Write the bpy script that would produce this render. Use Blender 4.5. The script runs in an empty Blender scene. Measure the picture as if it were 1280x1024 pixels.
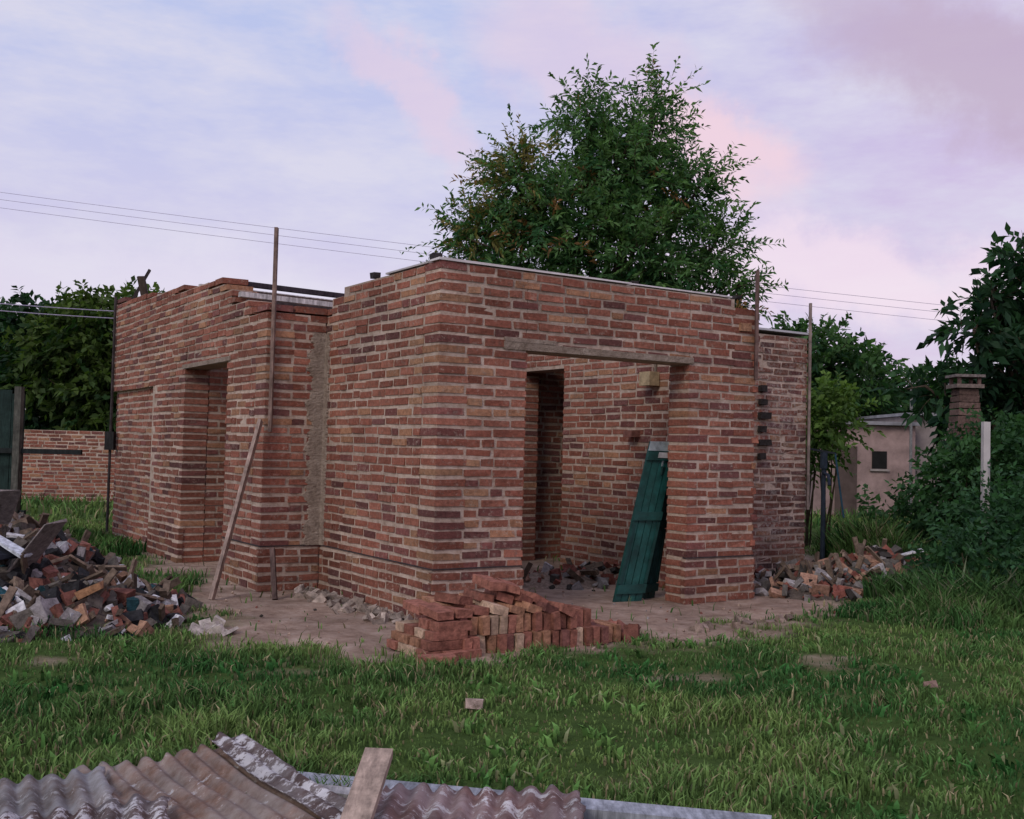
import bpy, math, random
import numpy as np
from mathutils import Vector, Matrix
random.seed(7); rng=np.random.default_rng(7)
scene=bpy.context.scene
try:
    scene.view_settings.view_transform='Standard'; scene.view_settings.look='None'; scene.view_settings.exposure=0
except Exception: pass

# ---------------------------------------------------------------- helpers
def link(o): scene.collection.objects.link(o); return o
def empty(name):
    e=bpy.data.objects.new(name,None); link(e); return e
def V(*a): return np.array(a,float)
def nrm(v):
    v=np.asarray(v,float); return v/(np.linalg.norm(v)+1e-12)
def mesh_np(name,verts,totals,loops,cols,mat,parent=None,smooth=False):
    me=bpy.data.meshes.new(name)
    verts=np.asarray(verts,np.float32); totals=np.asarray(totals,np.int32); loops=np.asarray(loops,np.int32)
    me.vertices.add(len(verts)); me.vertices.foreach_set('co',verts.ravel())
    me.loops.add(len(loops)); me.loops.foreach_set('vertex_index',loops)
    starts=np.concatenate([[0],np.cumsum(totals)[:-1]]).astype(np.int32)
    me.polygons.add(len(totals)); me.polygons.foreach_set('loop_start',starts); me.polygons.foreach_set('loop_total',totals)
    me.update(calc_edges=True)
    me.polygons.foreach_set('use_smooth',np.full(len(totals),bool(smooth)))
    if cols is not None:
        a=me.color_attributes.new('Col','FLOAT_COLOR','POINT')
        c=np.ones((len(verts),4),np.float32); c[:,:3]=cols
        a.data.foreach_set('color',c.ravel())
    me.materials.append(mat)
    o=bpy.data.objects.new(name,me); link(o)
    if parent: o.parent=parent
    return o
BF=[(0,3,2,1),(4,5,6,7),(0,1,5,4),(1,2,6,5),(2,3,7,6),(3,0,4,7)]
class MB:
    def __init__(s): s.v=[];s.f=[];s.c=[];s.n=0
    def box(s,o,a,b,c,col=(1,1,1),j=0.0):
        o,a,b,c=[np.asarray(q,float) for q in (o,a,b,c)]
        p=np.array([o,o+a,o+a+b,o+b,o+c,o+a+c,o+a+b+c,o+b+c])
        if j: p=p+np.random.default_rng(random.randrange(1<<30)).uniform(-j,j,(8,3))
        s.v.append(p); s.c.append(np.tile(col,(8,1)))
        fl=np.dot(np.cross(a,b),c)<0
        s.f+= [tuple(s.n+i for i in (q[::-1] if fl else q)) for q in BF]; s.n+=8
    def beam(s,p0,p1,w,h,col=(1,1,1),up=(0,0,1),j=0.0):
        p0=V(*p0);p1=V(*p1);d=p1-p0; sd=np.cross(d,up)
        if np.linalg.norm(sd)<1e-6: sd=np.cross(d,(1,0,0))
        sd=nrm(sd); u=nrm(np.cross(sd,d))
        s.box(p0-sd*w/2-u*h/2,sd*w,u*h*1.0,d,col,j)
    def tube(s,pts,rad,col=(1,1,1),n=8,cap=True):
        pts=[V(*p) for p in pts]; rings=[]
        for i,p in enumerate(pts):
            d=nrm(pts[min(i+1,len(pts)-1)]-pts[max(i-1,0)])
            a=np.cross(d,(0.3,0.9,0.1)); 
            if np.linalg.norm(a)<.1: a=np.cross(d,(1,0,0))
            a=nrm(a); b=np.cross(d,a)
            r=[p+rad[i]*(a*math.cos(t)+b*math.sin(t)) for t in np.arange(n)*2*math.pi/n]
            s.v.append(np.array(r)); s.c.append(np.tile(col,(n,1))); rings.append(s.n); s.n+=n
        for i in range(len(pts)-1):
            for k in range(n):
                k2=(k+1)%n; s.f.append((rings[i]+k,rings[i]+k2,rings[i+1]+k2,rings[i+1]+k))
        if cap:
            s.f.append(tuple(rings[-1]+k for k in range(n))); s.f.append(tuple(rings[0]+k for k in reversed(range(n))))
    def chunk(s,p,size,col):
        ax=[nrm(q) for q in np.linalg.qr(rng.normal(size=(3,3)))[0]]
        a,b,c=[ax[i]*size[i] for i in range(3)]
        s.box(V(*p)-(a+b+c)/2,a,b,c,col,j=min(size)*.22)
    def done(s,name,mat,parent=None,smooth=False):
        tot=[len(f) for f in s.f]; lo=[i for f in s.f for i in f]
        return mesh_np(name,np.concatenate(s.v),tot,lo,np.concatenate(s.c),mat,parent,smooth)
# ---------------------------------------------------------------- materials
def newmat(name,rough=.9,spec=.2):
    m=bpy.data.materials.new(name); m.use_nodes=True; nt=m.node_tree
    b=nt.nodes['Principled BSDF']; b.inputs['Roughness'].default_value=rough
    b.inputs['Specular IOR Level'].default_value=spec
    return m,nt,b
def N(nt,t,**k):
    n=nt.nodes.new(t)
    for a,v in k.items(): setattr(n,a,v)
    return n
def noise(nt,scale,detail=4,rough=.6,vec=None):
    n=N(nt,'ShaderNodeTexNoise'); n.inputs['Scale'].default_value=scale; n.inputs['Detail'].default_value=detail; n.inputs['Roughness'].default_value=rough
    if vec is None:
        g=N(nt,'ShaderNodeNewGeometry'); vec=g.outputs['Position']
    nt.links.new(vec,n.inputs['Vector']); return n.outputs['Fac']
def ramp(nt,fac,stops):
    r=N(nt,'ShaderNodeValToRGB'); nt.links.new(fac,r.inputs['Fac']); e=r.color_ramp.elements
    while len(e)<len(stops): e.new(.5)
    for i,(p,c) in enumerate(stops):
        e[i].position=p; e[i].color=(c,c,c,1) if not hasattr(c,'__len__') else (*c,1)
    return r.outputs['Color']
def mix(nt,fac,a,b,mode='MIX'):
    m=N(nt,'ShaderNodeMix',data_type='RGBA',blend_type=mode)
    for i,x in ((0,fac),(6,a),(7,b)):
        if hasattr(x,'is_linked'): nt.links.new(x,m.inputs[i])
        elif i==0: m.inputs[0].default_value=x
        else: m.inputs[i].default_value=(*x,1)
    return m.outputs[2]
def bump(nt,b,h,strength=.5,dist=.01):
    n=N(nt,'ShaderNodeBump'); n.inputs['Strength'].default_value=strength; n.inputs['Distance'].default_value=dist
    nt.links.new(h,n.inputs['Height']); nt.links.new(n.outputs['Normal'],b.inputs['Normal'])
def attr(nt):
    a=N(nt,'ShaderNodeVertexColor'); a.layer_name='Col'; return a.outputs['Color']
def L(nt,a,b): nt.links.new(a,b)

MORT=(.48,.375,.30)
def brickmat(name,smear=(.55,.68),mort=MORT,dark=.66):
    m,nt,b=newmat(name,.92,.15)
    c=attr(nt)
    c=mix(nt,1,c,ramp(nt,noise(nt,34,3,.7),[(.25,.58),(.75,1.35)]),'MULTIPLY')
    # mortar smears: small speckle gated by larger patches
    sm=mix(nt,1,ramp(nt,noise(nt,24,4,.78),[(smear[0],0.),(smear[1],.85)]),ramp(nt,noise(nt,3.1,3,.6),[(.38,.25),(.62,1.)]),'MULTIPLY')
    c=mix(nt,sm,c,mort)
    c=mix(nt,ramp(nt,noise(nt,6,4,.7),[(.58,0.),(.75,.55)]),c,(.10,.07,.06))
    c=mix(nt,1,c,ramp(nt,noise(nt,1.1,3,.6),[(.3,dark),(.7,1.12)]),'MULTIPLY')
    L(nt,c,b.inputs['Base Color']); bump(nt,b,noise(nt,70,4,.7),.7,.012); return m
M_brick=brickmat('brick')
M_brick_old=brickmat('old_brick',(.45,.60),(.44,.39,.34),.5)
m,nt,b=newmat('mortar',.95,.1)
c=ramp(nt,noise(nt,14,4,.7),[(.28,(.30,.21,.16)),(.5,MORT),(.78,(.60,.51,.43))])
c=mix(nt,1,c,ramp(nt,noise(nt,1.3,3,.6),[(.3,.66),(.7,1.12)]),'MULTIPLY')
L(nt,c,b.inputs['Base Color']); bump(nt,b,noise(nt,60,3,.7),.8,.012); M_mortar=m
m,nt,b=newmat('cement',.95,.1)
c=ramp(nt,noise(nt,9,6,.75),[(.3,(.20,.15,.115)),(.55,(.35,.28,.225)),(.8,(.50,.43,.36))])
L(nt,c,b.inputs['Base Color']); bump(nt,b,noise(nt,40,6,.7),1.,.03); M_cement=m
def colmat(name,rough=.85,spec=.2,ns=20,lo=.6,hi=1.25,bs=.4,bd=.005):
    m,nt,b=newmat(name,rough,spec)
    c=mix(nt,1,attr(nt),ramp(nt,noise(nt,ns,4,.65),[(.3,lo),(.7,hi)]),'MULTIPLY')
    L(nt,c,b.inputs['Base Color']); bump(nt,b,noise(nt,ns*3,3,.6),bs,bd); return m
M_col=colmat('weathered'); M_rubble=colmat('rubble',.92,.1,25,.5,1.3,.8,.01)
M_paint=colmat('old_green_paint',.5,.35,9,.45,1.3,.3,.003)
M_roof=colmat('fibre_cement',.8,.2,5,.8,1.1)
M_plaster=colmat('stained_plaster',.9,.1,2.2,.55,1.15,.5,.01)
m,nt,b=newmat('wood',.85,.2)
g=N(nt,'ShaderNodeNewGeometry'); mp=N(nt,'ShaderNodeMapping'); L(nt,g.outputs['Position'],mp.inputs[0]); mp.inputs['Scale'].default_value=(30,6,4)
c=mix(nt,1,attr(nt),ramp(nt,noise(nt,1.5,6,.7,mp.outputs[0]),[(.3,.45),(.7,1.3)]),'MULTIPLY')
c=mix(nt,1,c,ramp(nt,noise(nt,7,4,.7),[(.35,.6),(.6,1.1)]),'MULTIPLY')
L(nt,c,b.inputs['Base Color']); bump(nt,b,noise(nt,40,4),.3,.004); M_wood=m
def metalmat(name,base,rust,lo,hi,white=.62,wc=(.55,.54,.53)):
    m,nt,b=newmat(name,.65,.35)
    r=ramp(nt,noise(nt,4.5,6,.75),[(lo,0.),(hi,1.)])
    rc=ramp(nt,noise(nt,22,5,.7),[(.3,tuple(x*.45 for x in rust)),(.7,rust)])
    c=mix(nt,r,base,rc)
    w=ramp(nt,noise(nt,11,6,.78),[(white,0.),(white+.05,.85)])
    c=mix(nt,w,c,wc)
    c=mix(nt,1,c,ramp(nt,noise(nt,2.7,4),[(.3,.5),(.7,1.2)]),'MULTIPLY')
    L(nt,c,b.inputs['Base Color']); b.inputs['Metallic'].default_value=.1
    bump(nt,b,noise(nt,70,5,.7),.5,.005); return m
M_zinc=metalmat('zinc_sheet',(.34,.33,.33),(.21,.14,.10),.42,.64,.56)
M_rust=metalmat('rusty_sheet',(.32,.26,.22),(.24,.13,.08),.35,.58,.60)
M_rust2=metalmat('purple_rusty_sheet',(.28,.21,.20),(.22,.12,.10),.4,.6,.54)
M_crust=metalmat('flaking_sheet',(.20,.17,.16),(.13,.075,.06),.38,.55,.50,(.62,.60,.60))
def leafmat(name,tr=.3):
    m,nt,b=newmat(name,.6,.2)
    a=attr(nt); L(nt,a,b.inputs['Base Color'])
    t=N(nt,'ShaderNodeBsdfTranslucent'); L(nt,mix(nt,1,a,(1.3,1.5,.6),'MULTIPLY'),t.inputs['Color'])
    mx=N(nt,'ShaderNodeMixShader'); mx.inputs[0].default_value=tr
    L(nt,b.outputs[0],mx.inputs[1]); L(nt,t.outputs[0],mx.inputs[2]); L(nt,mx.outputs[0],nt.nodes['Material Output'].inputs[0])
    return m
M_leaf=leafmat('leaves',.3)
m=bpy.data.materials.new('grass_blades'); m.use_nodes=True; nt=m.node_tree; nt.nodes.remove(nt.nodes['Principled BSDF'])
df=N(nt,'ShaderNodeBsdfDiffuse'); L(nt,attr(nt),df.inputs[0]); L(nt,df.outputs[0],nt.nodes['Material Output'].inputs[0]); M_grass=m
M_bark=colmat('bark',.9,.1,12,.5,1.3,.8,.02)
m,nt,b=newmat('ground',.97,.05)
dirt=ramp(nt,noise(nt,5,6,.72),[(.28,(.20,.13,.095)),(.50,(.36,.26,.20)),(.78,(.52,.41,.34))])
dirt=mix(nt,1,dirt,ramp(nt,noise(nt,1.1,4),[(.3,.62),(.7,1.15)]),'MULTIPLY')
gr=ramp(nt,noise(nt,3,6,.7),[(.3,(.030,.055,.014)),(.6,(.065,.11,.028)),(.8,(.15,.14,.06))])
sp=N(nt,'ShaderNodeSeparateColor'); L(nt,attr(nt),sp.inputs[0])
c=mix(nt,sp.outputs[0],gr,dirt); L(nt,c,b.inputs['Base Color']); bump(nt,b,noise(nt,14,6,.72),.8,.04); M_ground=m

# ---------------------------------------------------------------- ground
def sn(x,y,s,seed=0):
    r=np.random.default_rng(seed); o=0
    for i in range(7):
        a=r.uniform(0,6.28); k=s*r.uniform(.5,2.2); o=o+np.sin((x*math.cos(a)+y*math.sin(a))*k+r.uniform(0,6.28))
    return o/3.5
POLY=np.array([(-1.9,7.3),(-1.2,6.9),(-.5,6.95),(.3,7.2),(1.4,7.9),(2.6,9.0),(3.4,10.1),(4.2,12.4),(4.0,17),(-4,18),(-5.4,14.7),(-4.3,12.6),(-3.2,10.3),(-2.7,8.8)])
def sdf(x,y):
    x=np.asarray(x,float);y=np.asarray(y,float)
    d=np.full(x.shape,1e9); ins=np.zeros(x.shape,bool); n=len(POLY)
    for i in range(n):
        a=POLY[i];bb=POLY[(i+1)%n];e=bb-a
        t=np.clip(((x-a[0])*e[0]+(y-a[1])*e[1])/(e@e),0,1)
        d=np.minimum(d,np.hypot(x-a[0]-t*e[0],y-a[1]-t*e[1]))
        c=((a[1]>y)!=(bb[1]>y))&(x<(bb[0]-a[0])*(y-a[1])/(bb[1]-a[1]+1e-12)+a[0]); ins^=c
    return np.where(ins,-d,d)
def dirtf(x,y):
    d=sdf(x,y)+.24*sn(x,y,4,1)+.18*sn(x,y,11,2)+.10*sn(x,y,27,5)
    base=np.clip(.5-d/.6,0,1)
    near=np.clip(1-(sdf(x,y)-.2)/2.6,.3,1)
    patch=np.clip((sn(x,y,3.7,41)+.5*sn(x,y,10,42)-.85)*1.6,0,1)*near*.8
    return np.maximum(base,patch)
def gz(x,y): 
    s=sdf(x,y); return .035*sn(x,y,1.6,3)*np.clip(s,0,1)+.010*sn(x,y,9,4)*np.clip(s+1.3,0,1)+.005*sn(x,y,23,6)*np.clip(s+1.3,0,1)
xs=np.concatenate([np.linspace(-400,-12,14),np.linspace(-11,-6,14),np.arange(-5.8,6,.07),np.linspace(6.2,12,14),np.linspace(14,400,14)])
ys=np.concatenate([np.linspace(-60,1,6),np.arange(1.5,3,.3),np.arange(3,13,.07),np.linspace(13.2,24,24),np.linspace(28,700,16)])
X,Y=np.meshgrid(xs,ys); Z=gz(X,Y)
nx,ny=len(xs),len(ys); idx=np.arange(nx*ny).reshape(ny,nx)
q=np.stack([idx[:-1,:-1],idx[:-1,1:],idx[1:,1:],idx[1:,:-1]],-1).reshape(-1,4)
D=dirtf(X,Y)
mesh_np('ground',np.stack([X,Y,Z],-1).reshape(-1,3),np.full(len(q),4),q.ravel(),np.repeat(D.reshape(-1,1),3,1),M_ground,smooth=True)

# ---------------------------------------------------------------- brick walls
U=V(.8405,.5418,0); W=V(-.5418,.8405,0); UP=V(0,0,1)
A=V(-.575,8.30,0); T=.27; CH=.080; BH=.053; BL=.235; JT=.026; INS=.006
def P(m,k,z=0): return A+U*m+W*k+UP*z
PAL=[((.265,.098,.066),.42),((.32,.130,.088),.30),((.37,.19,.11),.10),((.155,.066,.058),.08),((.21,.082,.070),.10)]
PALW=np.cumsum([p[1] for p in PAL]); 
def bcol():
    r=random.random()*PALW[-1]; c=V(*PAL[min(int(np.searchsorted(PALW,r)),len(PAL)-1)][0])
    return c*random.uniform(.82,1.2)
def wall(name,o,d,n,length,top,openings=(),parent=None,s0=0,insA=False,insB=False,par=0,mat=None,core0=None,core1=None,setback=None,tint=(1,1,1),jit=.004,th=T,warm0=0):
    """o: outer foot corner, d: along, n: outward normal; openings (s0,s1,z0,z1)"""
    bb=MB(); mm=MB(); o=V(*o); mat=mat or M_brick
    topf=top if callable(top) else (lambda s:top)
    k=0; zmax=max(topf(s) for s in np.linspace(s0,length,30))
    while (k+1)*CH-.018<zmax+.01:
        z=k*CH+.006; a=s0; e=length
        if insA and (k+par)%2: a=s0+th
        if insB and (k+par)%2: e=length-th
        segs=[(a,e)]
        for (p0,p1,z0,z1) in openings:
            if z+BH*.5>z0 and z+BH*.5<z1:
                nn=[]
                for (x0,x1) in segs:
                    if x1<=p0 or x0>=p1: nn.append((x0,x1)); continue
                    if x0<p0: nn.append((x0,p0))
                    if x1>p1: nn.append((p1,x1))
                segs=nn
        ph=random.uniform(0,6)
        for (sa,se) in segs:
            # quoin brick at each free edge, running bond between
            pcs=[]; s=sa; first=True; q=BL*(1 if (k+par)%2==0 else .5)+random.uniform(-.01,.012)
            endq=BL*(1 if (k+par)%2 else .5)
            while s<se-.03:
                bl=q if first else BL*(.48 if random.random()<.12 else 1)*random.uniform(.93,1.04)
                first=False; e1=s+bl
                if se-e1<.07: e1=se
                elif se-e1<endq+.02 and se-e1>.12: pass
                pcs.append((s,e1)); s=e1+JT*random.uniform(.65,1.35)
            for (x0,x1) in pcs:
                if x1-x0<.02 or z+BH>topf((x0+x1)/2)+.012: continue
                out=random.uniform(-.003,.005)
                if setback: out-=setback((x0+x1)/2,z)
                zz=z+random.uniform(-.003,.003)+.005*math.sin(x0*1.7+k*.6)+.004*math.sin(x0*3.1+ph)
                c=bcol()*V(*tint)
                if warm0 and x0<.3 and random.random()<warm0: c=V(.40,.22,.13)*random.uniform(.8,1.15)
                lead=UP*random.uniform(-.004,.004)
                bb.box(o+d*x0+n*out+UP*zz,d*(x1-x0)+lead,-n*(th+out*.5),UP*(BH+random.uniform(-.006,.005)),c,jit)
        k+=1
    cuts={s0 if core0 is None else core0,length if core1 is None else core1}
    c0=min(cuts);c1=max(cuts)
    for (p0,p1,_,_) in openings: cuts|={p0,p1}
    for s in np.arange(c0,c1,.26): cuts.add(float(s))
    cuts=sorted(x for x in cuts if c0-1e-6<=x<=c1+1e-6)
    for x0,x1 in zip(cuts[:-1],cuts[1:]):
        if x1-x0<1e-4: continue
        mid=(x0+x1)/2; zt=math.floor((topf(mid)+.012)/CH)*CH-.012
        iv=[(-.05,zt)]
        for (p0,p1,z0,z1) in openings:
            if p0<mid<p1:
                nn=[]
                for a,e in iv:
                    if z0>a: nn.append((a,min(e,z0)))
                    if z1<e: nn.append((max(a,z1),e))
                iv=nn
        xa=x0+(INS if abs(x0-c0)<1e-6 or any(abs(x0-p[1])<1e-6 for p in openings) else 0)
        xb=x1-(INS if abs(x1-c1)<1e-6 or any(abs(x1-p[0])<1e-6 for p in openings) else 0)
        if xb-xa<.002: continue
        sb=setback(mid,.5) if setback else 0
        for a,e in iv:
            if e-a<.02: continue
            if setback and sb>0:
                zc=2.0
                mm.box(o+d*xa-n*(INS+sb)+UP*a,d*(xb-xa),-n*(th-2*INS-sb),UP*(min(e,zc)-a))
                if e>zc: mm.box(o+d*xa-n*INS+UP*zc,d*(xb-xa),-n*(th-2*INS),UP*(e-zc))
            else: mm.box(o+d*xa-n*INS+UP*a,d*(xb-xa),-n*(th-2*INS),UP*(e-a))
    bb.done(name+'_bricks',mat,parent); mm.done(name+'_mortar',M_mortar,parent)

house=empty('brick_house')
LEN=3.40
OPF=(.815,2.57,-1,2.15)
wall('front_wall',P(0,0),U,-W,LEN,lambda s:2.81 if s<3.1 else 2.74,[OPF],house,insA=True,insB=True,warm0=.2)
wall('side_wall',P(0,0),W,-U,4.1,lambda s:2.81 if s<1.75 else (2.72 if s<2.0 else (2.62 if s<2.45 else 2.40)),[],house,insA=True,par=1,core0=T-INS*1.0,warm0=.2)
wall('inner_wall',P(LEN,0),W,U,4.1,2.72,[(2.72,3.62,-1,2.28)],house,insA=True,par=1,core0=T-INS)
wall('rear_wall',P(T,4.1),U,W,LEN+2.5,2.6,[],house,par=1)
kC=2.19; qD=.586
wall('porch_wall',P(-qD,kC),U,-W,qD-.003,lambda s:2.62,[],house,insA=True)
def topL(s):
    if s<.45: return 2.62
    if s<.95: return 2.74
    if s<1.25: return 2.90
    return 3.0+.058*(s-1.3)
wall('left_wall',P(-qD,kC),W,-U,6.0,topL,[(1.08,2.55,-1,2.15)],house,insA=True,par=1,core0=T-INS,
     setback=lambda s,z:(.06 if (s>3.79 and z<2.0) else 0))
wall('left_rear_wall',P(-qD+T,kC+6.0-T),U,W,4.0,3.1,[],house)
wall('partition_wall',P(-qD+T+.003,kC+2.553),U,-W,2.2,2.45,[],house)
wall('partition_return',P(-qD+T+.003,kC+1.08-T-.003),U,-W,.55,2.3,[],house)
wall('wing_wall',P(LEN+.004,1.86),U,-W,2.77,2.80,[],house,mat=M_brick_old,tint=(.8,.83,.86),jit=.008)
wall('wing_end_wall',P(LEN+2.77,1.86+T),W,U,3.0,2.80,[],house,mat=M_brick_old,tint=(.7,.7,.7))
mb=MB()
rc=(.50,.50,.52)
mb.box(P(LEN-.02,1.83,2.83),U*2.84,W*3.4,UP*.025,rc)
mb.box(P(-qD-.0+T,kC+2.6,2.52),U*3.2,W*3.0,UP*.03,rc)
mb.done('roof_sheet',M_roof,house)
mb=MB()
wh=(.72,.68,.68)
mb.box(P(-.02,-.01,2.797),U*1.9,W*.16,UP*.018,wh,.003); mb.box(P(1.9,.0,2.797),U*1.18,W*.15,UP*.014,wh,.003)
mb.box(P(-.01,.2,2.797),U*.14,W*.75,UP*.014,V(*wh)*.6)
mb.done('roof_edge_strip',M_roof,house)
mb=MB(); dk=(.035,.03,.03)
for m_,k_,h_ in ((-.01,.10,.05),(.02,1.25,.05),(1.93,.05,.03),(3.2,.06,.03)):
    mb.box(P(m_,k_,2.813),U*.07,W*.07,UP*h_,dk,.006)
mb.done('anchor_blocks',M_col,house)
mb=MB()
for s,z,c in ((1.45,3.0,(.05,.04,.05)),(1.30,2.885,(.10,.07,.06)),(2.2,3.03,(.62,.60,.60)),(3.0,3.08,(.06,.05,.05)),(.62,2.70,(.06,.045,.045)),(.85,2.80,(.60,.57,.56)),(3.9,3.1,(.55,.52,.5))):
    mb.beam(P(-qD+.02,kC+s,z),P(1.7,kC+s,z-.04),.07,.05,c)
mb.done('roof_joists',M_wood,house)
mb=MB()
mb.box(P(.59,-.012,2.152),U*2.02,W*(T+.01),UP*.055,(.45,.40,.35),.003)
mb.box(P(.60,-.008,2.208),U*.5,W*.05,UP*.035,(.40,.33,.27),.005)
mb.box(P(-qD-.01,kC+1.0,2.152),W*1.65,U*(T+.01),UP*.045,(.36,.30,.25),.004)
mb.done('lintel',M_cement,house)
nb_,mz=9,150; vs=[]
r1=[.160+.020*math.sin(i*.21)+.014*math.sin(i*.57+1)+random.uniform(-.014,.014) for i in range(mz)]
for i in range(mz):
    z=.41+i*(1.98/(mz-1)); w1=r1[i]; w2=.035+random.uniform(-.01,.01)
    prof=[(-w1,.004),(-w1+.012,-.008),(-w1*.66,-.011),(-w1*.33,-.013),(-.02,-.016),(-.013,-.03),(-.011,-.04),(-.009,-.04-w2),(.004,-.05-w2)]
    for (m_,k_) in prof: vs.append(P(m_+random.uniform(-.001,.001),kC+k_+random.uniform(-.0015,.0015),z))
fs=[(i*nb_+j,i*nb_+j+1,(i+1)*nb_+j+1,(i+1)*nb_+j) for i in range(mz-1) for j in range(nb_-1)]
mesh_np('cement_joint',np.array(vs),[4]*len(fs),[a for f in fs for a in f],None,M_cement,house,smooth=False)
mb=MB(); dpc=(.05,.04,.04); zz=.405
mb.box(P(-.009,-.009,zz),U*(.82),W*.05,UP*.010,dpc,.001)
mb.box(P(2.565,-.009,zz),U*.84,W*.05,UP*.010,dpc,.001)
mb.box(P(-.009,.045,zz),U*.05,W*(kC-.06),UP*.010,dpc,.001)
mb.box(P(-qD-.009,kC-.009,zz),U*(qD-.01),W*.05,UP*.010,dpc,.001)
mb.box(P(-qD-.009,kC+.045,zz),U*.05,W*1.03,UP*.010,dpc,.001)
mb.done('damp_course',M_col,house)
for nm,o,d,n,l in (('footing_a',P(-.014,-.014),U,-W,.84),('footing_b',P(2.55,-.014),U,-W,.865),('footing_c',P(-.014,.0),W,-U,kC-.0),('footing_d',P(-qD-.014,kC-.014),U,-W,qD-.01),('footing_e',P(-qD-.014,kC),W,-U,1.09),('footing_f',P(-qD-.02,kC+2.54),W,-U,1.3)):
    wall(nm,o,d,n,l,.40,[],house,th=.06,tint=(.78,.80,.80))
mb=MB()
mb.box(P(LEN-T-.14,1.05,2.02),U*.13,W*.16,UP*.14,(.42,.33,.2)); mb.box(P(LEN-T-.02,1.1,2.16),U*.02,W*.03,UP*.18,(.2,.16,.12))  # hanging wooden box, with a small block further along the inner wall
mb.box(P(LEN-T-.11,1.35,1.50),U*.12,W*.14,UP*.07,(.22,.10,.08))
mb.done('hanging_box_and_block',M_col,house)
mb=MB()
mb.beam(P(-qD-.03,kC+5.9,1.2),P(-qD-.03,kC+5.9,1.45),.1,.12,(.03,.03,.03))
mb.tube([P(-qD-.03,kC+5.9,.0),P(-qD-.03,kC+5.9,3.3)],[.02,.02],(.06,.05,.05),6)
mb.beam(P(-qD+.05,kC+5.3,3.2),P(-qD+.25,kC+5.25,3.62),.11,.035,(.05,.04,.04)); mb.beam(P(-qD+.2,kC+5.2,3.2),P(-qD+.10,kC+5.1,3.50),.1,.035,(.08,.06,.05))
mb.done('wall_fittings',M_wood,house)
mb=MB()
for i in range(6):
    mb.box(P(LEN+1.93,1.80,1.30+i*.16),U*random.uniform(.10,.2),W*.05,UP*.07,(.035,.03,.028),.006)  # teeth coloured near-black to stand for the shadowed holes of the toothed edge
mb.box(P(LEN-.22,-.02,2.50),U*.14,W*.05,UP*.075,(.36,.2,.12),.004)
for k_ in range(9): mb.box(P(LEN-.03,-.008,.5+k_*.24),U*random.uniform(.04,.08),W*.12,UP*.052,bcol(),.005)
mb.done('toothing_bricks_shadow_gaps',M_rubble,house)

# ---------------------------------------------------------------- poles and boards
mb=MB(); a=P(-qD+.05,kC-.03)
mb.beam(a+UP*1.45,a+UP*3.32,.055,.03,(.26,.18,.15)); mb.done('scaffold_pole',M_wood)
mb=MB(); mb.beam((-2.52,9.25,.0),(-2.26,9.72,1.55),.09,.03,(.42,.32,.27),up=(1,0,0)); mb.done('leaning_board',M_wood)
mb=MB(); a=P(LEN-.03,-.035); mb.beam(a+UP*2.05,a+UP*3.08,.045,.03,(.16,.10,.09)); mb.done('scaffold_pole',M_wood)
mb=MB(); a=P(LEN+2.77,1.82); mb.beam(a+UP*.7,a+UP*3.22,.04,.03,(.24,.19,.17)); mb.done('scaffold_pole',M_wood)
mb=MB(); mb.beam((-2.0,9.35,.0),(-2.08,9.55,.42),.06,.04,(.12,.08,.07),up=(1,0,0)); mb.done('wooden_stake',M_wood)

def shutter(name,p0,lv,wv,col):
    mb=MB(); p0=V(*p0);lv=V(*lv);wv=V(*wv); n=nrm(np.cross(wv,lv)); 
    if n[1]>0: n=-n
    k=4
    for i in range(k): mb.box(p0+wv*(i/k)+wv*.006,wv*(1/k-.03),lv,-n*.022,V(*col)*random.uniform(.75,1.2),.0015)
    for t in (.05,.50,.88): mb.box(p0+lv*t+n*.001,wv,lv*.055,n*.022,V(*col)*.85,.002)
    mb.box(p0+n*.002+lv*.11,wv*.10,lv*.38,n*.012,V(*col)*.7); mb.box(p0+wv*.9+n*.002+lv*.11,wv*.10,lv*.38,n*.012,V(*col)*.7)
    mb.box(p0+lv*.94+n*.003,wv*.98,lv*.06,n*.007,(.34,.40,.42),.002)
    mb.box(p0+lv*.895+wv*.35+n*.026,wv*.45,lv*.035,n*.005,(.5,.5,.5),.002)
    mb.done(name,M_paint)
shutter('green_shutter',(.95,9.72,.0),(.33,.22,1.45),(.27,.13,0),(.010,.070,.062))
shutter('green_shutter',(1.22,9.93,.0),(.18,.06,1.30),(.15,.17,0),(.008,.035,.032))

# ---------------------------------------------------------------- brick stack
mb=MB()
d=nrm(V(1.55,1.0,0)); n=V(d[1],-d[0],0); o0=V(-.52,6.86,0)
def pb(o,a,b,c,L_=.25,w=.12,h=.055):
    r=random.random(); c_=(V(.29,.125,.09) if r<.5 else V(.37,.195,.12) if r<.75 else V(.19,.085,.07) if r<.86 else V(.48,.34,.24))*random.uniform(.75,1.2)
    mb.box(o,a*L_,b*w,c*h,c_,.004)
def tilt(v,ax,ang): return np.array(Matrix.Rotation(ang,3,Vector(ax))@Vector(v))
for row in (0,1):
    off=-n*(.27*row)
    s=.28
    while s<1.55:
        t=random.uniform(-.10,.06); up=tilt(UP,n,t); dd=tilt(d,n,t)
        pb(o0+d*s+off+n*random.uniform(-.03,.03),-n,up,dd,w=.12,h=.055); s+=.062+random.uniform(0,.014)
    s=.30
    while s<1.30:
        t=random.uniform(-.08,.12); up=tilt(UP,n,t); dd=tilt(d,n,t)
        pb(o0+d*s+off+UP*.123+n*random.uniform(-.06,.02),-n,up,dd); s+=.064+random.uniform(0,.016)
    for l in range(4-row):
        pb(o0+off+d*(.0+.03*l+random.uniform(-.02,.02))+UP*(.057*l),d,-n,UP); pb(o0+off+d*(.0+.03*l)+UP*(.057*l)-n*.128,d,-n,UP)
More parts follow.
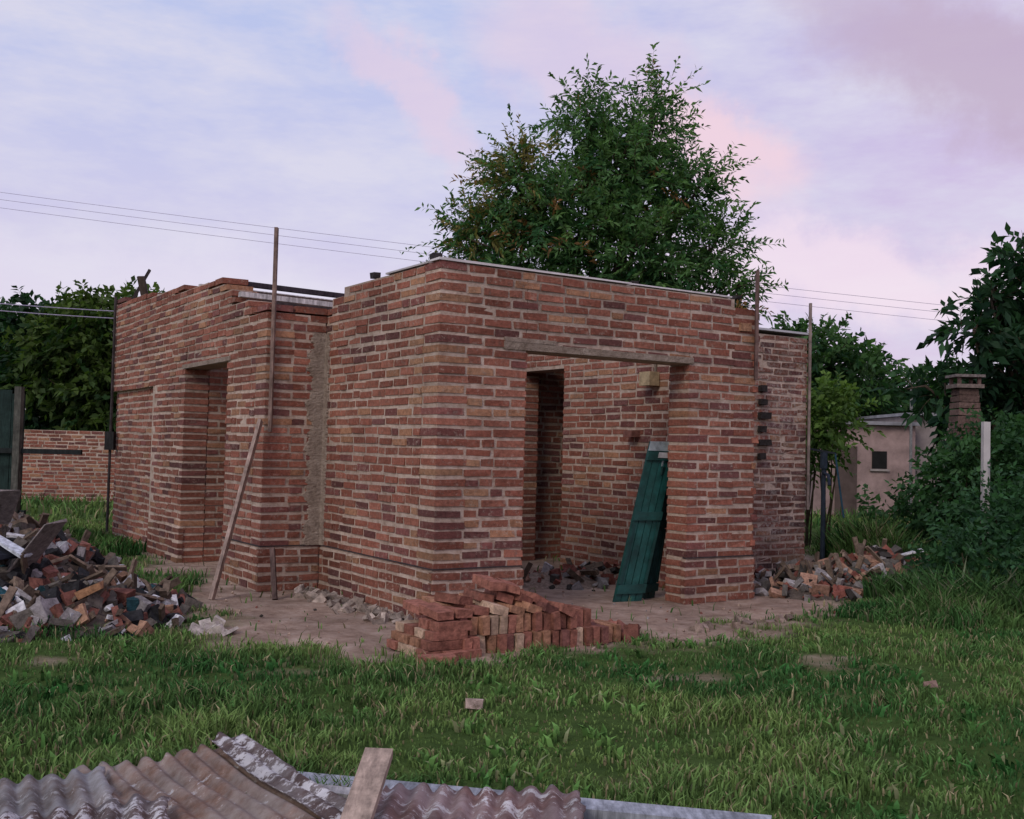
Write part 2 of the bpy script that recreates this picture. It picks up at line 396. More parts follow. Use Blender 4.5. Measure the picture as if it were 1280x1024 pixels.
pb(o0+n*.15-d*.12,nrm(d+n*.3),nrm(-n+d*.3),UP); pb(o0+n*.10+d*.14,nrm(d-n*.1),nrm(-n-d*.1),UP)
for (s,h,t) in ((.12,.235,.02),(.26,.245,-.05),(.40,.255,-.12),(.53,.26,-.2),(.66,.26,-.28),(.80,.26,-.32),(.93,.255,-.38),(1.05,.25,-.45)):
    for row in (0,1):
        a_=random.uniform(-.12,.12); dd=nrm(-n*math.cos(a_)+d*math.sin(a_)); wd=nrm(np.cross(UP,dd)); wd=-wd if wd@d<0 else wd
        pb(o0+d*s-n*(.02+.25*row+random.uniform(-.04,.04))+UP*h,tilt(dd,wd,random.uniform(-.05,.1)),tilt(wd,n,t),tilt(UP,n,t))
for (s,h,t) in ((.34,.315,-.15),(.50,.325,-.22),(.64,.33,-.34),(.78,.32,-.42),(.90,.315,-.5)):
    a_=random.uniform(-.25,.25); dd=nrm(-n*math.cos(a_)+d*math.sin(a_)); wd=nrm(np.cross(UP,dd)); wd=-wd if wd@d<0 else wd
    pb(o0+d*s-n*(.10+random.uniform(0,.1))+UP*h,dd,tilt(wd,n,t),tilt(UP,n,t))
pb(o0+d*.56-n*.12+UP*.40,tilt(-n,d,.1),tilt(d,n,-.1),tilt(UP,n,-.1)); pb(o0+d*.68-n*.15+UP*.39,nrm(-n+d*.4),tilt(nrm(d+n*.4),n,-.3),UP)
for l in range(14):
    s=random.uniform(1.35,1.75); mb.chunk(o0+d*s+n*random.uniform(-.35,.05)+UP*random.uniform(.02,.13)*max(0.2,(1.8-s)*1.8),(.20,.11,.055),V(.28,.12,.09)*random.uniform(.6,1.2))
mb.done('brick_stack',M_rubble)

# ---------------------------------------------------------------- rubble
RC1=[((.24,.09,.07),.30),((.27,.25,.24),.12),((.50,.47,.46),.05),((.11,.10,.09),.22),((.34,.20,.14),.16),((.05,.045,.04),.14)]
RC2=[((.21,.09,.07),.20),((.26,.24,.24),.14),((.58,.58,.60),.09),((.12,.105,.09),.24),((.34,.20,.13),.10),((.02,.055,.065),.06),((.03,.03,.032),.17)]
def rcol(RC=RC1):
    r=random.random()*sum(c[1] for c in RC)
    for c,w in RC:
        r-=w
        if r<0: return V(*c)*random.uniform(.7,1.15)
    return V(*RC[0][0])
def heap(peaks,n,smin,smax,base=(.10,.08,.065),flat=.5,pal=RC1):
    mb=MB()
    g=26
    for (cx,cy,rx,ry,h) in peaks:
        vs=[];st=mb.n
        for i in range(g):
            for j in range(g):
                u_=(i/(g-1)*2-1)*1.1;v_=(j/(g-1)*2-1)*1.1; r=math.hypot(u_,v_)
                z=h*max(0,1-r)**.8*.85 if r<1 else -.05
                vs.append((cx+u_*rx,cy+v_*ry,z+random.uniform(-.02,.02)-.015))
        mb.v.append(np.array(vs)); mb.c.append(np.tile(base,(g*g,1))); mb.n+=g*g
        for i in range(g-1):
            for j in range(g-1): mb.f.append((st+i*g+j,st+(i+1)*g+j,st+(i+1)*g+j+1,st+i*g+j+1))
    wts=[p[2]*p[3] for p in peaks]
    for i in range(n):
        cx,cy,rx,ry,h=random.choices(peaks,wts)[0]
        r=random.random()**.6*1.08; t=random.uniform(0,6.283)
        z=h*max(0,1-r)**.8*.85
        s=smin+(smax-smin)*random.random()**1.7
        if random.random()<.08: mb.chunk((cx+rx*r*math.cos(t),cy+ry*r*math.sin(t),z+.05),(random.uniform(.2,.45),.05,.02),V(.16,.12,.09)*random.uniform(.5,1.6)); continue
        mb.chunk((cx+rx*r*math.cos(t),cy+ry*r*math.sin(t),z+s*.12),(s,s*random.uniform(.5,.9),s*random.uniform(.2,flat)),rcol(pal))
    return mb
mb=heap([(-3.85,8.5,1.0,1.2,.80),(-3.15,7.9,.72,.75,.36),(-4.6,8.9,1.2,1.4,.85),(-3.0,8.6,.45,.6,.18),(-3.65,7.5,.7,.45,.2)],3600,.02,.18,pal=RC2)
for p,q_,w_ in (((-3.6,7.9,.35),(-3.25,7.75,.75),.2),((-3.9,8.2,.7),(-3.75,8.0,.95),.22)):
    mb.beam(p,q_,w_,.012,(.22,.19,.18),j=.02)
mb.beam((-3.75,7.6,.30),(-3.5,7.5,.2),.24,.1,(.02,.08,.10),j=.02); mb.beam((-3.95,8.0,.6),(-3.55,7.8,.5),.3,.03,(.02,.022,.03),j=.03)
mb.beam((-3.75,7.9,.62),(-3.45,7.75,.50),.10,.02,(.62,.66,.72),j=.01)
mb.beam((-3.4,7.6,.12),(-3.15,7.5,.16),.14,.02,(.62,.62,.66),j=.015); mb.beam((-3.0,7.6,.25),(-2.85,7.62,.32),.10,.05,(.40,.22,.12),j=.01)
mb.done('rubble_pile',M_rubble)
mb=heap([(3.1,10.9,.8,.55,.30),(3.9,11.4,.9,.7,.42),(2.9,10.5,.5,.35,.14)],800,.03,.18); 
mb.beam((3.95,10.9,.38),(4.15,10.85,.44),.16,.02,(.6,.6,.62),j=.01); mb.done('rubble_pile',M_rubble)
mb=heap([(.45,11.0,.6,.5,.16),(1.0,11.5,.5,.5,.18)],110,.03,.15,base=(.24,.18,.14)); mb.done('rubble_pile',M_rubble)
mb=MB()
for i in range(90):
    t=random.random(); p=P(-.12-random.random()**2*.35,.1+t*2.0,.01); s=random.uniform(.03,.13); mb.chunk(p,(s,s*.7,s*.35),V(.38,.31,.26)*random.uniform(.5,1.2))
for i in range(420):
    x=random.uniform(-3.2,3.6); y=random.uniform(6.8,11)
    if dirtf(np.array(x),np.array(y))>.3:
        s=random.uniform(.006,.025)*(1 if random.random()<.93 else 2.2); mb.chunk((x,y,.005),(s,s*.8,s*.5),rcol() if random.random()<.3 else V(.36,.27,.21)*random.uniform(.6,1.3))
for i in range(14): mb.chunk((-2.3+random.uniform(-.5,.4),7.75+random.uniform(-.12,.15),.01),(.14,.08,.03),V(.45,.40,.36))
for i in range(12):
    x=random.uniform(.9,2.4); mb.chunk((x,7.85+(x-.9)*.75+random.uniform(-.15,.15),.01),(.10,.06,.04),V(.28,.21,.17)*random.uniform(.5,1.2))
mb.chunk((-.16,5.68,.02),(.09,.05,.02),V(.42,.32,.28)); mb.chunk((2.5,6.4,.02),(.08,.05,.02),V(.3,.2,.17))
mb.done('scattered_debris',M_rubble)

# ---------------------------------------------------------------- corrugated sheets in the foreground
def corr(name,o,rd,cd,Lr,Wc,mat,amp=.011,pitch=.076,warp=.02):
    o=V(*o); rd=nrm(rd); cd=nrm(V(*cd)-rd*np.dot(cd,rd)); n=np.cross(rd,cd); n=n if n[2]>0 else -n
    na=40; nb=int(Wc/pitch*12)
    a=np.linspace(0,Lr,na); b_=np.linspace(0,Wc,nb); AA,BB=np.meshgrid(a,b_,indexing='ij')
    rag=.02*np.sin(BB*17+o[0]*9)+.012*np.sin(BB*53)+.010*np.sin(BB*131+o[1])
    AA2=AA+rag*(AA<.001)
    BB2=BB+.010*np.sin(AA*23+o[0])*(BB<.001)+.006*np.sin(AA*61)*(BB<.001)
    h=amp*np.sin(BB*2*np.pi/pitch)*(1+.25*np.sin(AA*3+BB*4))+warp*np.sin(AA*2.1+o[1])*np.sin(BB*3+1)+.006*np.sin(AA*7+BB*9)
    Pp=o+AA2[...,None]*rd+BB2[...,None]*cd+h[...,None]*n
    idx=np.arange(na*nb).reshape(na,nb); q=np.stack([idx[:-1,:-1],idx[1:,:-1],idx[1:,1:],idx[:-1,1:]],-1).reshape(-1,4)
    ob=mesh_np(name,Pp.reshape(-1,3),np.full(len(q),4),q.ravel(),None,mat,smooth=True)
    m=ob.modifiers.new('s','SOLIDIFY'); m.thickness=.003
    return ob
corr('corrugated_sheet',(-1.10,4.36,.15),V(.54,-.84,.02),V(-.84,-.54,-.03),2.2,.58,M_rust)
corr('corrugated_sheet',(-1.04,4.40,.18),V(.54,-.84,.0),V(-.84,-.54,.06),2.1,.15,M_crust)
corr('corrugated_sheet',(-1.46,3.98,.16),V(.44,-.90,.02),V(-.84,-.45,-.05),2.2,1.1,M_zinc)
corr('corrugated_sheet',(-1.08,3.53,.20),V(.30,-.95,.0),V(-.95,-.30,-.04),1.6,.5,M_crust)
corr('corrugated_sheet',(.27,3.80,.17),V(-.03,-1,.03),V(-1,0,0),1.6,.68,M_rust2)
mb=MB(); mb.beam((-1.0,4.20,.06),(.9,3.66,.10),.12,.05,(.34,.36,.40),j=.004); mb.beam((-.95,4.02,.10),(.1,3.72,.10),.07,.03,(.34,.33,.33),j=.004); mb.done('grey_board',M_wood)
mb=MB(); mb.beam((-.425,3.74,.30),(-.44,3.1,.20),.095,.035,(.42,.32,.25),j=.004); mb.done('wooden_plank',M_wood)

# ---------------------------------------------------------------- vegetation
def blades(name,x,y,z,h,w,cols,mat=M_grass,lean=.5):
    n=len(x); a=rng.uniform(0,2*np.pi,n); l=rng.uniform(.15,lean+.35,n)*h; la=rng.uniform(0,2*np.pi,n)
    sx,sy=np.cos(a)*w/2,np.sin(a)*w/2
    v=np.empty((n,5,3)); 
    v[:,0]=np.stack([x-sx,y-sy,z-.01],-1); v[:,1]=np.stack([x+sx,y+sy,z-.01],-1)
    mx,my=x+np.cos(la)*l*.35,y+np.sin(la)*l*.35
    v[:,2]=np.stack([mx+sx*.8,my+sy*.8,z+h*.6],-1); v[:,3]=np.stack([mx-sx*.8,my-sy*.8,z+h*.6],-1)
    v[:,4]=np.stack([x+np.cos(la)*l,y+np.sin(la)*l,z+h*rng.uniform(.75,1,n)],-1)
    b0=np.arange(n)[:,None]*5; lo=(b0+np.array([0,1,2,3,3,2,4])).ravel(); tot=np.tile([4,3],n)
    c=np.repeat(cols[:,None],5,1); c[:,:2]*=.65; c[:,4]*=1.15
    return mesh_np(name,v.reshape(-1,3),tot,lo,c.reshape(-1,3),mat)
def gcol(x,y,n):
    t=np.clip(.5+.55*sn(x,y,1.7,11)+.40*sn(x,y,6,12),0,1)[:,None]
    c=V(.045,.120,.036)*(1-t)+V(.150,.235,.070)*t
    yl=(rng.random(n)<.12)[:,None]; c=np.where(yl,V(.26,.23,.13),c)
    return c*rng.uniform(.6,1.35,(n,1))
def scatter(n,y0,y1,x0=None,x1=None,pw=1.0):
    y=y0+(y1-y0)*rng.random(n)**pw; hw=.56*y+.8
    x=rng.uniform(-1,1,n)*hw if x0 is None else rng.uniform(x0,x1,n)
    k=rng.random(n)>np.clip(dirtf(x,y)*1.25,0,.985); return x[k],y[k]
xa,ya=scatter(165000,2.9,9.0); 
cl=np.clip(.5+.5*sn(xa,ya,3.3,21)+.45*sn(xa,ya,9,22),0,1.4)
kk=rng.random(len(xa))<.28+.72*cl; xa,ya,cl=xa[kk],ya[kk],cl[kk]
h=(.018+.056*cl)*rng.uniform(.4,1.35,len(xa)); h*=np.where((xa<-1.2)&(ya<7.4),1.4,1)
xb,yb=scatter(60000,9,18); hb=.05+.09*np.clip(.5+.5*sn(xb,yb,2,23),0,1)*rng.random(len(xb))
xc,yc=scatter(25000,18,45); hc=.10+.16*rng.random(len(xc))
x=np.concatenate([xa,xb,xc]);y=np.concatenate([ya,yb,yc]);h=np.concatenate([h,hb,hc])
w=np.concatenate([rng.uniform(.005,.013,len(xa)),rng.uniform(.010,.02,len(xb)),rng.uniform(.02,.045,len(xc))])
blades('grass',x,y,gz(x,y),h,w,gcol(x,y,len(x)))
def weeds(name,n,cx,cy,rx,ry,h0,h1,wd,tint=(1,1,1)):
    t=rng.uniform(0,6.283,n); r=np.sqrt(rng.random(n)); x=cx+rx*r*np.cos(t); y=cy+ry*r*np.sin(t)
    k=dirtf(x,y)<.6; x=x[k];y=y[k]; r=r[k]
    hh=(h0+(h1-h0)*np.clip(.5+.5*sn(x,y,3,31),0,1))*(1.15-.7*r)*rng.uniform(.5,1.15,len(x))
    c=gcol(x,y,len(x))*V(*tint); return blades(name,x,y,np.zeros(len(x)),hh,rng.uniform(.6,1.4,len(x))*wd,c,lean=.4)
weeds('tall_weeds',12000,4.9,10.2,1.5,1.5,.35,.95,.022,(.42,.55,.6))
weeds('tall_weeds',4000,4.3,13.0,.6,1.0,.5,1.0,.022,(.5,.55,.55))
weeds('tall_weeds',7000,-6.0,12.6,1.7,2.0,.2,.45,.018,(.6,.7,.65))
weeds('tall_weeds',5000,3.7,9.2,.9,.6,.12,.32,.013,(.65,.75,.75))
weeds('tall_weeds',2500,-2.9,9.6,.45,.7,.06,.2,.012,(.7,.8,.8))
n_=3000; x=rng.uniform(-5,6,n_); y=3.3+6.5*rng.random(n_)**.9; k=(dirtf(x,y)<.35)&(sn(x,y,4,51)>.1); x=x[k];y=y[k]
xr=np.repeat(x,6)+rng.normal(size=len(x)*6)*.02; yr=np.repeat(y,6)+rng.normal(size=len(x)*6)*.02
blades('lawn_weeds',xr,yr,gz(xr,yr),rng.uniform(.03,.08,len(xr)),rng.uniform(.015,.032,len(xr)),gcol(xr,yr,len(xr))*V(.8,1.0,.9),lean=.9)
# tussocks growing out of the bare earth edge
n_=160; x=rng.uniform(-2.8,3.3,n_); y=rng.uniform(6.9,9.9,n_); k=(dirtf(x,y)>.35)&(dirtf(x,y)<.999); x=x[k];y=y[k]
xr=np.repeat(x,26)+rng.normal(size=len(x)*26)*.035; yr=np.repeat(y,26)+rng.normal(size=len(x)*26)*.035
blades('grass_tussocks',xr,yr,gz(xr,yr),rng.uniform(.02,.08,len(xr)),rng.uniform(.005,.012,len(xr)),gcol(xr,yr,len(xr)),lean=.9)

def leafmesh(name,Pq,Dq,Lq,Wq,cols,parent,mat=M_leaf):
    n=len(Pq); R=rng.normal(size=(n,3)); S=np.cross(Dq,R); S/=np.linalg.norm(S,axis=1)[:,None]+1e-9
    v=np.empty((n,4,3)); v[:,0]=Pq; v[:,1]=Pq+Dq*(Lq*.45)[:,None]+S*(Wq/2)[:,None]; v[:,2]=Pq+Dq*Lq[:,None]; v[:,3]=Pq+Dq*(Lq*.45)[:,None]-S*(Wq/2)[:,None]
    v[:,2,2]-=Lq*.15
    return mesh_np(name,v.reshape(-1,3),np.full(n,4),np.arange(n*4),np.repeat(cols,4,0),mat,parent)
def crown(parent,blobs,ns,nl,sl,ll,lw,c0,c1,upb=.35,spread=.7,name='foliage',twig=True,rust=0):
    B=np.array(blobs,float); wt=(B[:,3]*B[:,5]); wt/=wt.sum()
    bi=rng.choice(len(B),ns,p=wt); d=rng.normal(size=(ns,3)); d/=np.linalg.norm(d,axis=1)[:,None]
    r=rng.random(ns)**.45*.92; p=B[bi,:3]+d*B[bi,3:]*r[:,None]
    dr=d*1.0+rng.normal(size=(ns,3))*.55; dr[:,2]+=upb; dr/=np.linalg.norm(dr,axis=1)[:,None]
    sl_=sl*rng.uniform(.5,1.3,ns)
    t=np.linspace(.08,1,nl)[None,:]
    Q=p[:,None]+dr[:,None]*(t*sl_[:,None])[...,None]; Q[...,2]-=(t**2*sl_[:,None]*.25)
    sd=np.cross(dr,rng.normal(size=(ns,3))); sd/=np.linalg.norm(sd,axis=1)[:,None]
    sg=np.where(np.arange(nl)%2,1,-1)[None,:,None]
    LD=dr[:,None]*.7+sd[:,None]*sg*spread+rng.normal(size=(ns,nl,3))*.28; LD[...,2]-=.15; LD/=np.linalg.norm(LD,axis=-1)[...,None]
    k=ns*nl; tone=np.clip(.5+.35*rng.normal(size=ns)+.35*(r-.6)+.25*d[:,2],0,1)  # random tone, plus crown shade put into the colour: darker inside and below
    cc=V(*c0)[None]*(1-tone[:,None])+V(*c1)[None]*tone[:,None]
    if rust: 
        rr=(rng.random(ns)<rust)[:,None]; cc=np.where(rr,V(.20,.11,.04),cc)
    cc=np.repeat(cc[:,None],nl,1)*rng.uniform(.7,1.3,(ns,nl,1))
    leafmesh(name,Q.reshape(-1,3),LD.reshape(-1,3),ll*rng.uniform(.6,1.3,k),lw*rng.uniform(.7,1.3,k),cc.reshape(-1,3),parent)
    if twig:
        e=Q[:,-1]; s_=sd*.006; v=np.stack([p-s_,p+s_,Q[:,nl//2]+s_*.7,Q[:,nl//2]-s_*.7,e],1)
        b0=np.arange(ns)[:,None]*5; lo=(b0+np.array([0,1,2,3,3,2,4])).ravel()
        mesh_np('twigs',v.reshape(-1,3),np.tile([4,3],ns),lo,np.tile((.06,.045,.03),(ns*5,1)),M_bark,parent)
def limbs(parent,base,blobs,r0,fork):
    mb=MB(); base=V(*base); f=base+V(random.uniform(-.15,.15),0,fork)
    mb.tube([base-UP*.1,base+UP*fork*.5+V(.05,0,0),f],[r0*1.25,r0,r0*.85],(.10,.075,.055),10)
    for (x,y,z,rx,ry,rz) in blobs:
        c=V(x,y,z); mid=(f+c)/2+V(random.uniform(-.2,.2),random.uniform(-.2,.2),-.15)
        mb.tube([f-UP*.1,mid,c,c+UP*rz*.5],[r0*.5,r0*.32,r0*.16,.012],(.09,.07,.05),7)
        for i in range(4):
            e=c+V(*(rng.normal(size=3)*V(rx,ry,rz)*.5)); mb.tube([mid*.4+c*.6,(c+e)/2+UP*.1,e],[r0*.15,.03,.008],(.08,.06,.045),5)
    mb.done('trunk',M_bark,parent,smooth=True)
t=empty('tall_tree')
bl=[(1.40,22,7.95,.5,.7,.85),(1.9,22,7.3,.9,.9,.8),(2.75,22.1,8.05,.45,.7,.95),(2.3,21.6,6.6,1.1,1.2,1.0),(.05,21.8,6.7,.6,.8,.8),(.9,21.5,5.9,1.2,1.3,.9),
    (3.5,22,6.6,.7,1.1,.7),(4.0,22.2,5.5,.7,.9,.6),(-.55,21.9,5.7,.45,.7,.5),(2.3,21.4,5.1,1.6,1.4,1.0),(.1,21.8,5.0,1.2,1.2,.8),(-1.05,22,5.75,.2,.4,.35),(4.2,22,4.5,.6,.9,.7),(2.4,22.3,4.0,1.8,1.5,.8)]
limbs(t,(2.0,22,0),bl,.22,2.6)
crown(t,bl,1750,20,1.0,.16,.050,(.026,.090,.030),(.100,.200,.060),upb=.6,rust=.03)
crown(t,[(x,y,z,rx*.7,ry*.7,rz*.7) for x,y,z,rx,ry,rz in bl],620,16,.7,.17,.065,(.014,.052,.018),(.05,.12,.035),upb=.2,name='inner_foliage',twig=False)  # darker fill leaves: shade inside the crown put into their colour
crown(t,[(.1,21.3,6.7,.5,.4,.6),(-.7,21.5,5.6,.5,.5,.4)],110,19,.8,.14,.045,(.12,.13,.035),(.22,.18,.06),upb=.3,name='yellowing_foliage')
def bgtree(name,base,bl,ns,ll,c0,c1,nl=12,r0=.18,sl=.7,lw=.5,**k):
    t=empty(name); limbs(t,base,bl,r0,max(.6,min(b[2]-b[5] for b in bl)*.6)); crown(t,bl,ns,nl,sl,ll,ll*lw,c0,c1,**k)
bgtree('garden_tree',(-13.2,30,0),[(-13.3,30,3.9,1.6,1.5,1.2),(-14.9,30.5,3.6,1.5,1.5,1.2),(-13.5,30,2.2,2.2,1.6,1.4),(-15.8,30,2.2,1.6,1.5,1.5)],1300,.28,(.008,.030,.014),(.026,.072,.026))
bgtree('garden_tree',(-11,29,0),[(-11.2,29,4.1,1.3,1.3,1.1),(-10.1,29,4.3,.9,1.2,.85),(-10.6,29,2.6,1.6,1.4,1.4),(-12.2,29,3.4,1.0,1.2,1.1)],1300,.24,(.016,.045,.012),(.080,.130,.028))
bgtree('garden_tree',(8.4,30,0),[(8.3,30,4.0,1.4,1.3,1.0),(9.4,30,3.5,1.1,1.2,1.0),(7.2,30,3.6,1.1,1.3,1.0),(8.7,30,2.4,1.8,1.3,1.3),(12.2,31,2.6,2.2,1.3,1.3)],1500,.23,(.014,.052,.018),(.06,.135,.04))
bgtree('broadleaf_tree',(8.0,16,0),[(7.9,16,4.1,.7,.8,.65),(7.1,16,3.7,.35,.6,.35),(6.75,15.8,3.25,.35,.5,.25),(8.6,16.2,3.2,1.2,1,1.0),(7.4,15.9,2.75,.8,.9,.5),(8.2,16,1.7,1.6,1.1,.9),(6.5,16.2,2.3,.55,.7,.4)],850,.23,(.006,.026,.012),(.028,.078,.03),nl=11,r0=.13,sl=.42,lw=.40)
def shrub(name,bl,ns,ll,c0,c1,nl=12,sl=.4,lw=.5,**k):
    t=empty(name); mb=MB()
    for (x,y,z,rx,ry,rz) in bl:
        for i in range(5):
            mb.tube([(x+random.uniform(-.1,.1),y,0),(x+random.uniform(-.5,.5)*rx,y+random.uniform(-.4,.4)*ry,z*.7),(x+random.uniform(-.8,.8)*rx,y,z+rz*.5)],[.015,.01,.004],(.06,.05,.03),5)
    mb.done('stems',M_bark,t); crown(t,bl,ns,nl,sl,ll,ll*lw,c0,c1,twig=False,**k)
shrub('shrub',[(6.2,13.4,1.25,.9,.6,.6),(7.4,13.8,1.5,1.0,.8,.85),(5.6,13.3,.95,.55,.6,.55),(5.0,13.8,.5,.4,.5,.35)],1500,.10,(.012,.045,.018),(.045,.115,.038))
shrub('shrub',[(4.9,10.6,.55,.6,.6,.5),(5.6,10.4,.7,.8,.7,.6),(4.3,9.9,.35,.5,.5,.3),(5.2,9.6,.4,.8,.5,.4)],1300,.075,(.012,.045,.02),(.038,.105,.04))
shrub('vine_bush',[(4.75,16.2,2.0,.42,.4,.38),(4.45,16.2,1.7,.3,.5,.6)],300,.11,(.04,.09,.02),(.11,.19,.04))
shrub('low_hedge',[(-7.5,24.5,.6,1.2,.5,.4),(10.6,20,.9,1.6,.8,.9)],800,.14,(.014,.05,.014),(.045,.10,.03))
t=empty('distant_trees'); bl=[]
for i in range(46):
    a=-75+i*3.4; bl.append((a,random.uniform(75,90),random.uniform(1.0,2.4),3.2,2.5,random.uniform(1.6,2.6)))
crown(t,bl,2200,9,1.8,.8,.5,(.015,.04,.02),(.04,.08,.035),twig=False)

# ---------------------------------------------------------------- background structures
g=empty('boundary_wall')
wall('wall',(-13.5,23.2,0),V(1,.04,0),V(.04,-1,0),11.5,1.52,[],g,tint=(.95,.95,.95),th=.15,jit=.006)
g=empty('wooden_gate'); mb=MB()
for i in range(7): mb.box((-6.95+i*.155,13.0,.05),(.147,0,0),(0,.025,0),(0,0,1.83+random.uniform(-.03,.03)),V(.022,.045,.040)*random.uniform(.6,1.3),.004)
mb.box((-7.0,12.95,1.15),(1.85,0,0),(0,.05,0),(0,0,.06),(.02,.025,.025)); mb.box((-7.0,12.95,.4),(1.2,0,0),(0,.05,0),(0,0,.07),(.02,.03,.03))
mb.box((-5.95,12.9,0),(.08,0,0),(0,.09,0),(0,0,1.95),(.10,.10,.085)); mb.done('boards',M_wood,g)
g=empty('neighbour_house'); mb=MB(); pk=(.37,.27,.25)
mb.box((7.0,25,0),(2.35,0,0),(0,4,0),(0,0,2.1),pk); mb.box((9.36,25.4,0),(3.6,0,0),(0,4,0),(0,0,2.35),(.28,.24,.23))
mb.box((6.9,24.85,2.105),(2.5,0,0),(0,4.2,0),(0,0,.08),(.30,.30,.32)); mb.box((9.3,25.2,2.36),(3.8,0,.0),(0,4.2,0),(0,0,.07),(.33,.33,.35)); 
mb.box((8.35,24.975,1.1),(.34,0,0),(0,.02,0),(0,0,.4),(.02,.02,.02)); mb.box((8.30,24.94,1.04),(.44,0,0),(0,.04,0),(0,0,.05),(.38,.34,.32))
mb.box((7.5,24.97,0),(.5,0,0),(0,.025,0),(0,0,1.6),(.12,.09,.08))
mb.done('walls',M_plaster,g)
g=empty('brick_chimney'); 
mb=MB()
for i in range(26):
    f=i/25; w_=.38-.12*max(0,f-.55)/.45; mb.box((6.0-w_/2,14.3-w_/2,i*.088),(w_,0,0),(0,w_,0),(0,0,.081),V(.15,.10,.085)*random.uniform(.7,1.25),.008)
mb.box((5.82,14.12,2.295),(.36,0,0),(0,.36,0),(0,0,.05),(.20,.16,.14)); 
for a_,b_ in ((5.85,14.15),(6.11,14.15),(5.85,14.41),(6.11,14.41)): mb.box((a_,b_,2.345),(.04,0,0),(0,.04,0),(0,0,.09),(.14,.09,.08))
mb.box((5.81,14.11,2.437),(.38,0,0),(0,.38,0),(0,0,.035),(.20,.17,.16)); mb.done('stack',M_rubble,g)
mb=MB(); mb.box((4.77,10.9,0),(.065,0,0),(0,.065,0),(0,0,1.74),(.50,.48,.47),.003); mb.done('concrete_post',M_roof)
mb=MB(); mb.tube([(9.1,24.6,0),(9.1,24.6,3.0),(9.15,24.6,3.12),(9.3,24.6,3.14)],[.035,.03,.025,.02],(.2,.2,.2),8); mb.box((9.25,24.55,3.08),(.2,0,0),(0,.1,0),(0,0,.05),(.3,.3,.3)); mb.done('lamp_post',M_col)
mb=MB(); mb.tube([(3.88,13.4,0),(3.88,13.4,1.2)],[.03,.028],(.02,.03,.045),10); mb.tube([(3.88,13.4,1.2),(3.88,13.4,1.4)],[.045,.045],(.02,.03,.045),10)
mb.beam((3.7,13.4,1.44),(4.02,13.4,1.39),.025,.025,(.02,.025,.03)); mb.tube([(4.02,13.4,1.39),(4.12,13.35,.6)],[.012,.012],(.02,.06,.09),6); mb.tube([(3.88,13.4,1.15),(3.88,13.2,1.12),(3.88,13.15,1.0)],[.02,.02,.02],(.02,.03,.05),8); mb.done('hand_water_pump',M_col)
g=empty('overhead_power_line'); mb=MB()
def cable(a,b_,sag,r=.006):
    pts=[]
    for i in range(25):
        t_=i/24; pts.append(tuple(V(*a)*(1-t_)+V(*b_)*t_-UP*sag*4*t_*(1-t_)))
    mb.tube(pts,[r]*25,(.34,.31,.42),5)
for dz,dy in ((0,0),(-.12,.5),(-.42,.1)): cable((-26,30+dy,9.5+dz),(26,30+dy,4.6+dz),.35)
for dz in (0,-.18): cable((-26,27,6.2+dz),(-9.9,27,4.55+dz),.3,.012)
for x,h_ in ((-26,10),(26,5.4)):
    mb.tube([(x,30,0),(x,30,h_)],[.15,.10],(.2,.17,.14),10); mb.beam((x,29.2,h_-.5),(x,31,h_-.5),.1,.1,(.2,.17,.14))
mb.done('cables',M_col,g)

# ---------------------------------------------------------------- world & light
SE=math.radians(16); AZ=math.radians(208)
w=bpy.data.worlds.new('World'); scene.world=w; w.use_nodes=True; nt=w.node_tree; bg=nt.nodes['Background']
sky=N(nt,'ShaderNodeTexSky'); sky.sky_type='NISHITA'; sky.sun_disc=False; sky.sun_elevation=SE; sky.sun_rotation=AZ
tc=N(nt,'ShaderNodeTexCoord'); dv=tc.outputs['Generated']; sx=N(nt,'ShaderNodeSeparateXYZ'); L(nt,dv,sx.inputs[0])
def math_(op,a,b_=None,clamp=False):
    n=N(nt,'ShaderNodeMath',operation=op,use_clamp=clamp)
    for i,x in enumerate((a,b_)):
        if x is None: continue
        if hasattr(x,'is_linked'): L(nt,x,n.inputs[i])
        else: n.inputs[i].default_value=x
    return n.outputs[0]
base=ramp(nt,sx.outputs['Z'],[(0,(.80,.66,.78)),(.10,(.71,.62,.79)),(.25,(.57,.57,.81)),(.45,(.44,.54,.84))])
pinkside=math_('MULTIPLY',math_('ADD',sx.outputs['X'],.05,True),1.7,True)
base=mix(nt,pinkside,base,(.64,.49,.72))
mp=N(nt,'ShaderNodeMapping'); L(nt,dv,mp.inputs[0]); mp.inputs['Rotation'].default_value=(0,math.radians(-22),0); mp.inputs['Scale'].default_value=(3.2,3.2,11)
n1=noise(nt,1.8,5,.66,mp.outputs[0]); base=mix(nt,ramp(nt,n1,[(.38,0.),(.66,.8)]),base,(.73,.70,.82))
nz=N(nt,'ShaderNodeTexNoise'); nz.inputs['Scale'].default_value=11; nz.inputs['Detail'].default_value=6; nz.inputs['Roughness'].default_value=.62; L(nt,dv,nz.inputs['Vector'])
vs=N(nt,'ShaderNodeVectorMath',operation='SUBTRACT'); L(nt,nz.outputs['Color'],vs.inputs[0]); vs.inputs[1].default_value=(.5,.5,.5)
vm=N(nt,'ShaderNodeVectorMath',operation='SCALE'); L(nt,vs.outputs[0],vm.inputs[0]); vm.inputs['Scale'].default_value=.13
va=N(nt,'ShaderNodeVectorMath',operation='ADD'); L(nt,dv,va.inputs[0]); L(nt,vm.outputs[0],va.inputs[1])
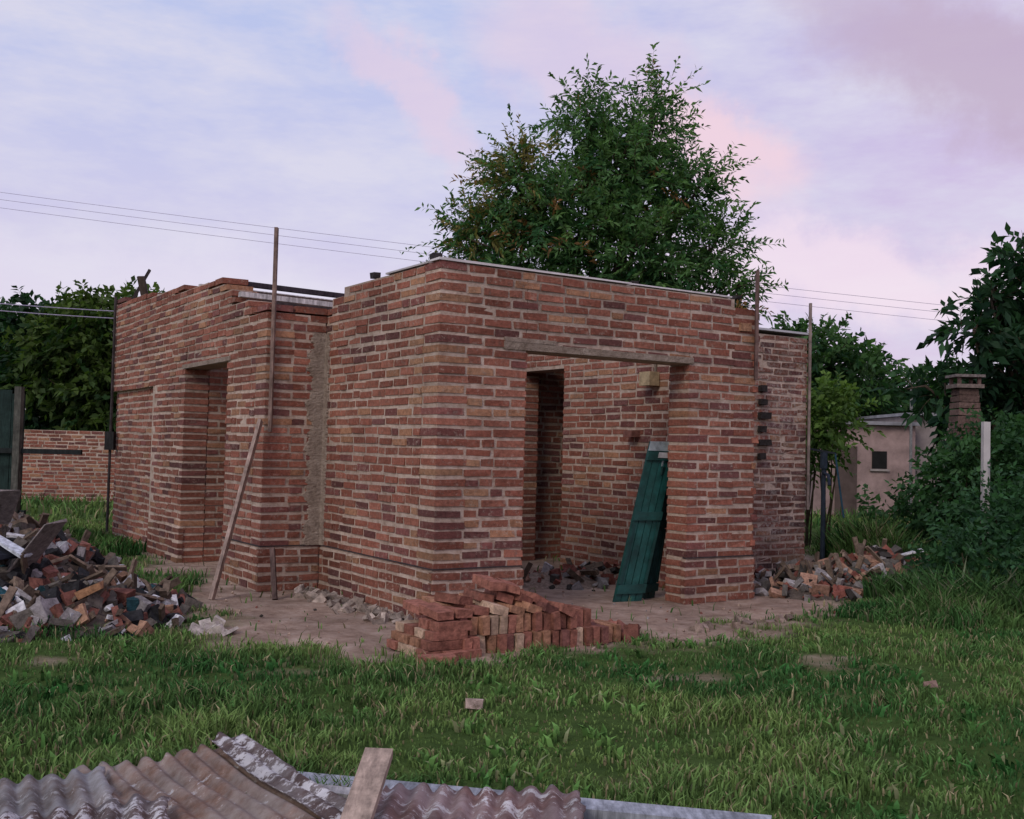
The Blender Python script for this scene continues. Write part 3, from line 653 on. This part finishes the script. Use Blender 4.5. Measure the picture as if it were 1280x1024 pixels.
def cloud(c,col,ang,a,b_,amt,base):
    c=nrm(c); rx=nrm(np.cross(c,(0,0,1))); ry=np.cross(rx,c)
    e1=rx*math.cos(ang)+ry*math.sin(ang); e2=-rx*math.sin(ang)+ry*math.cos(ang)
    s=N(nt,'ShaderNodeVectorMath',operation='SUBTRACT'); L(nt,va.outputs[0],s.inputs[0]); s.inputs[1].default_value=tuple(c)
    o=[]
    for e,r in ((e1,a),(e2,b_)):
        d_=N(nt,'ShaderNodeVectorMath',operation='DOT_PRODUCT'); L(nt,s.outputs[0],d_.inputs[0]); d_.inputs[1].default_value=tuple(e/r); o.append(math_('POWER',math_('ABSOLUTE',d_.outputs['Value']),2.0))
    q_=math_('SQRT',math_('ADD',o[0],o[1]))
    m_=N(nt,'ShaderNodeMapRange',interpolation_type='SMOOTHSTEP'); L(nt,q_,m_.inputs[0]); m_.inputs[1].default_value=1.1; m_.inputs[2].default_value=.35; m_.inputs[3].default_value=0; m_.inputs[4].default_value=amt
    return mix(nt,m_.outputs[0],base,col)
pk=(.78,.62,.76)
base=cloud((-.105,1,.335),pk,-.72,.12,.034,.7,base)
base=cloud((.05,1,.37),pk,-.35,.12,.06,.6,base)
base=cloud((.185,1,.285),(.88,.64,.73),-.5,.11,.05,.95,base)
base=cloud((.45,1,.36),(.54,.41,.55),-.55,.22,.065,.85,base)
base=cloud((.30,1,.17),(.92,.74,.83),-.1,.22,.055,.75,base)
base=cloud((-.35,1,.13),(.80,.74,.86),0,.35,.06,.5,base)
cm=mix(nt,1,base,(10,10,10),'MULTIPLY')
fin=mix(nt,.9,sky.outputs[0],cm); L(nt,fin,bg.inputs['Color']); bg.inputs['Strength'].default_value=.107
sl=bpy.data.lights.new('sun','SUN'); sl.energy=1.25; sl.angle=math.radians(20); sl.color=(1,.89,.78)
so=bpy.data.objects.new('sun',sl); link(so)
e_=SE+.35
sd=Vector((math.sin(AZ)*math.cos(e_),math.cos(AZ)*math.cos(e_),math.sin(e_)))
so.rotation_euler=sd.to_track_quat('Z','Y').to_euler()
# ---------------------------------------------------------------- camera
cd=bpy.data.cameras.new('camera'); cam=bpy.data.objects.new('camera',cd); link(cam)
cd.sensor_width=36; cd.lens=1350/1280*36; cd.clip_end=2000
R=Matrix.Rotation(math.radians(92.08),4,'X')@Matrix.Rotation(math.radians(1.4),4,'Z')
cam.matrix_world=Matrix.Translation((0,0,1.35))@R
scene.camera=cam
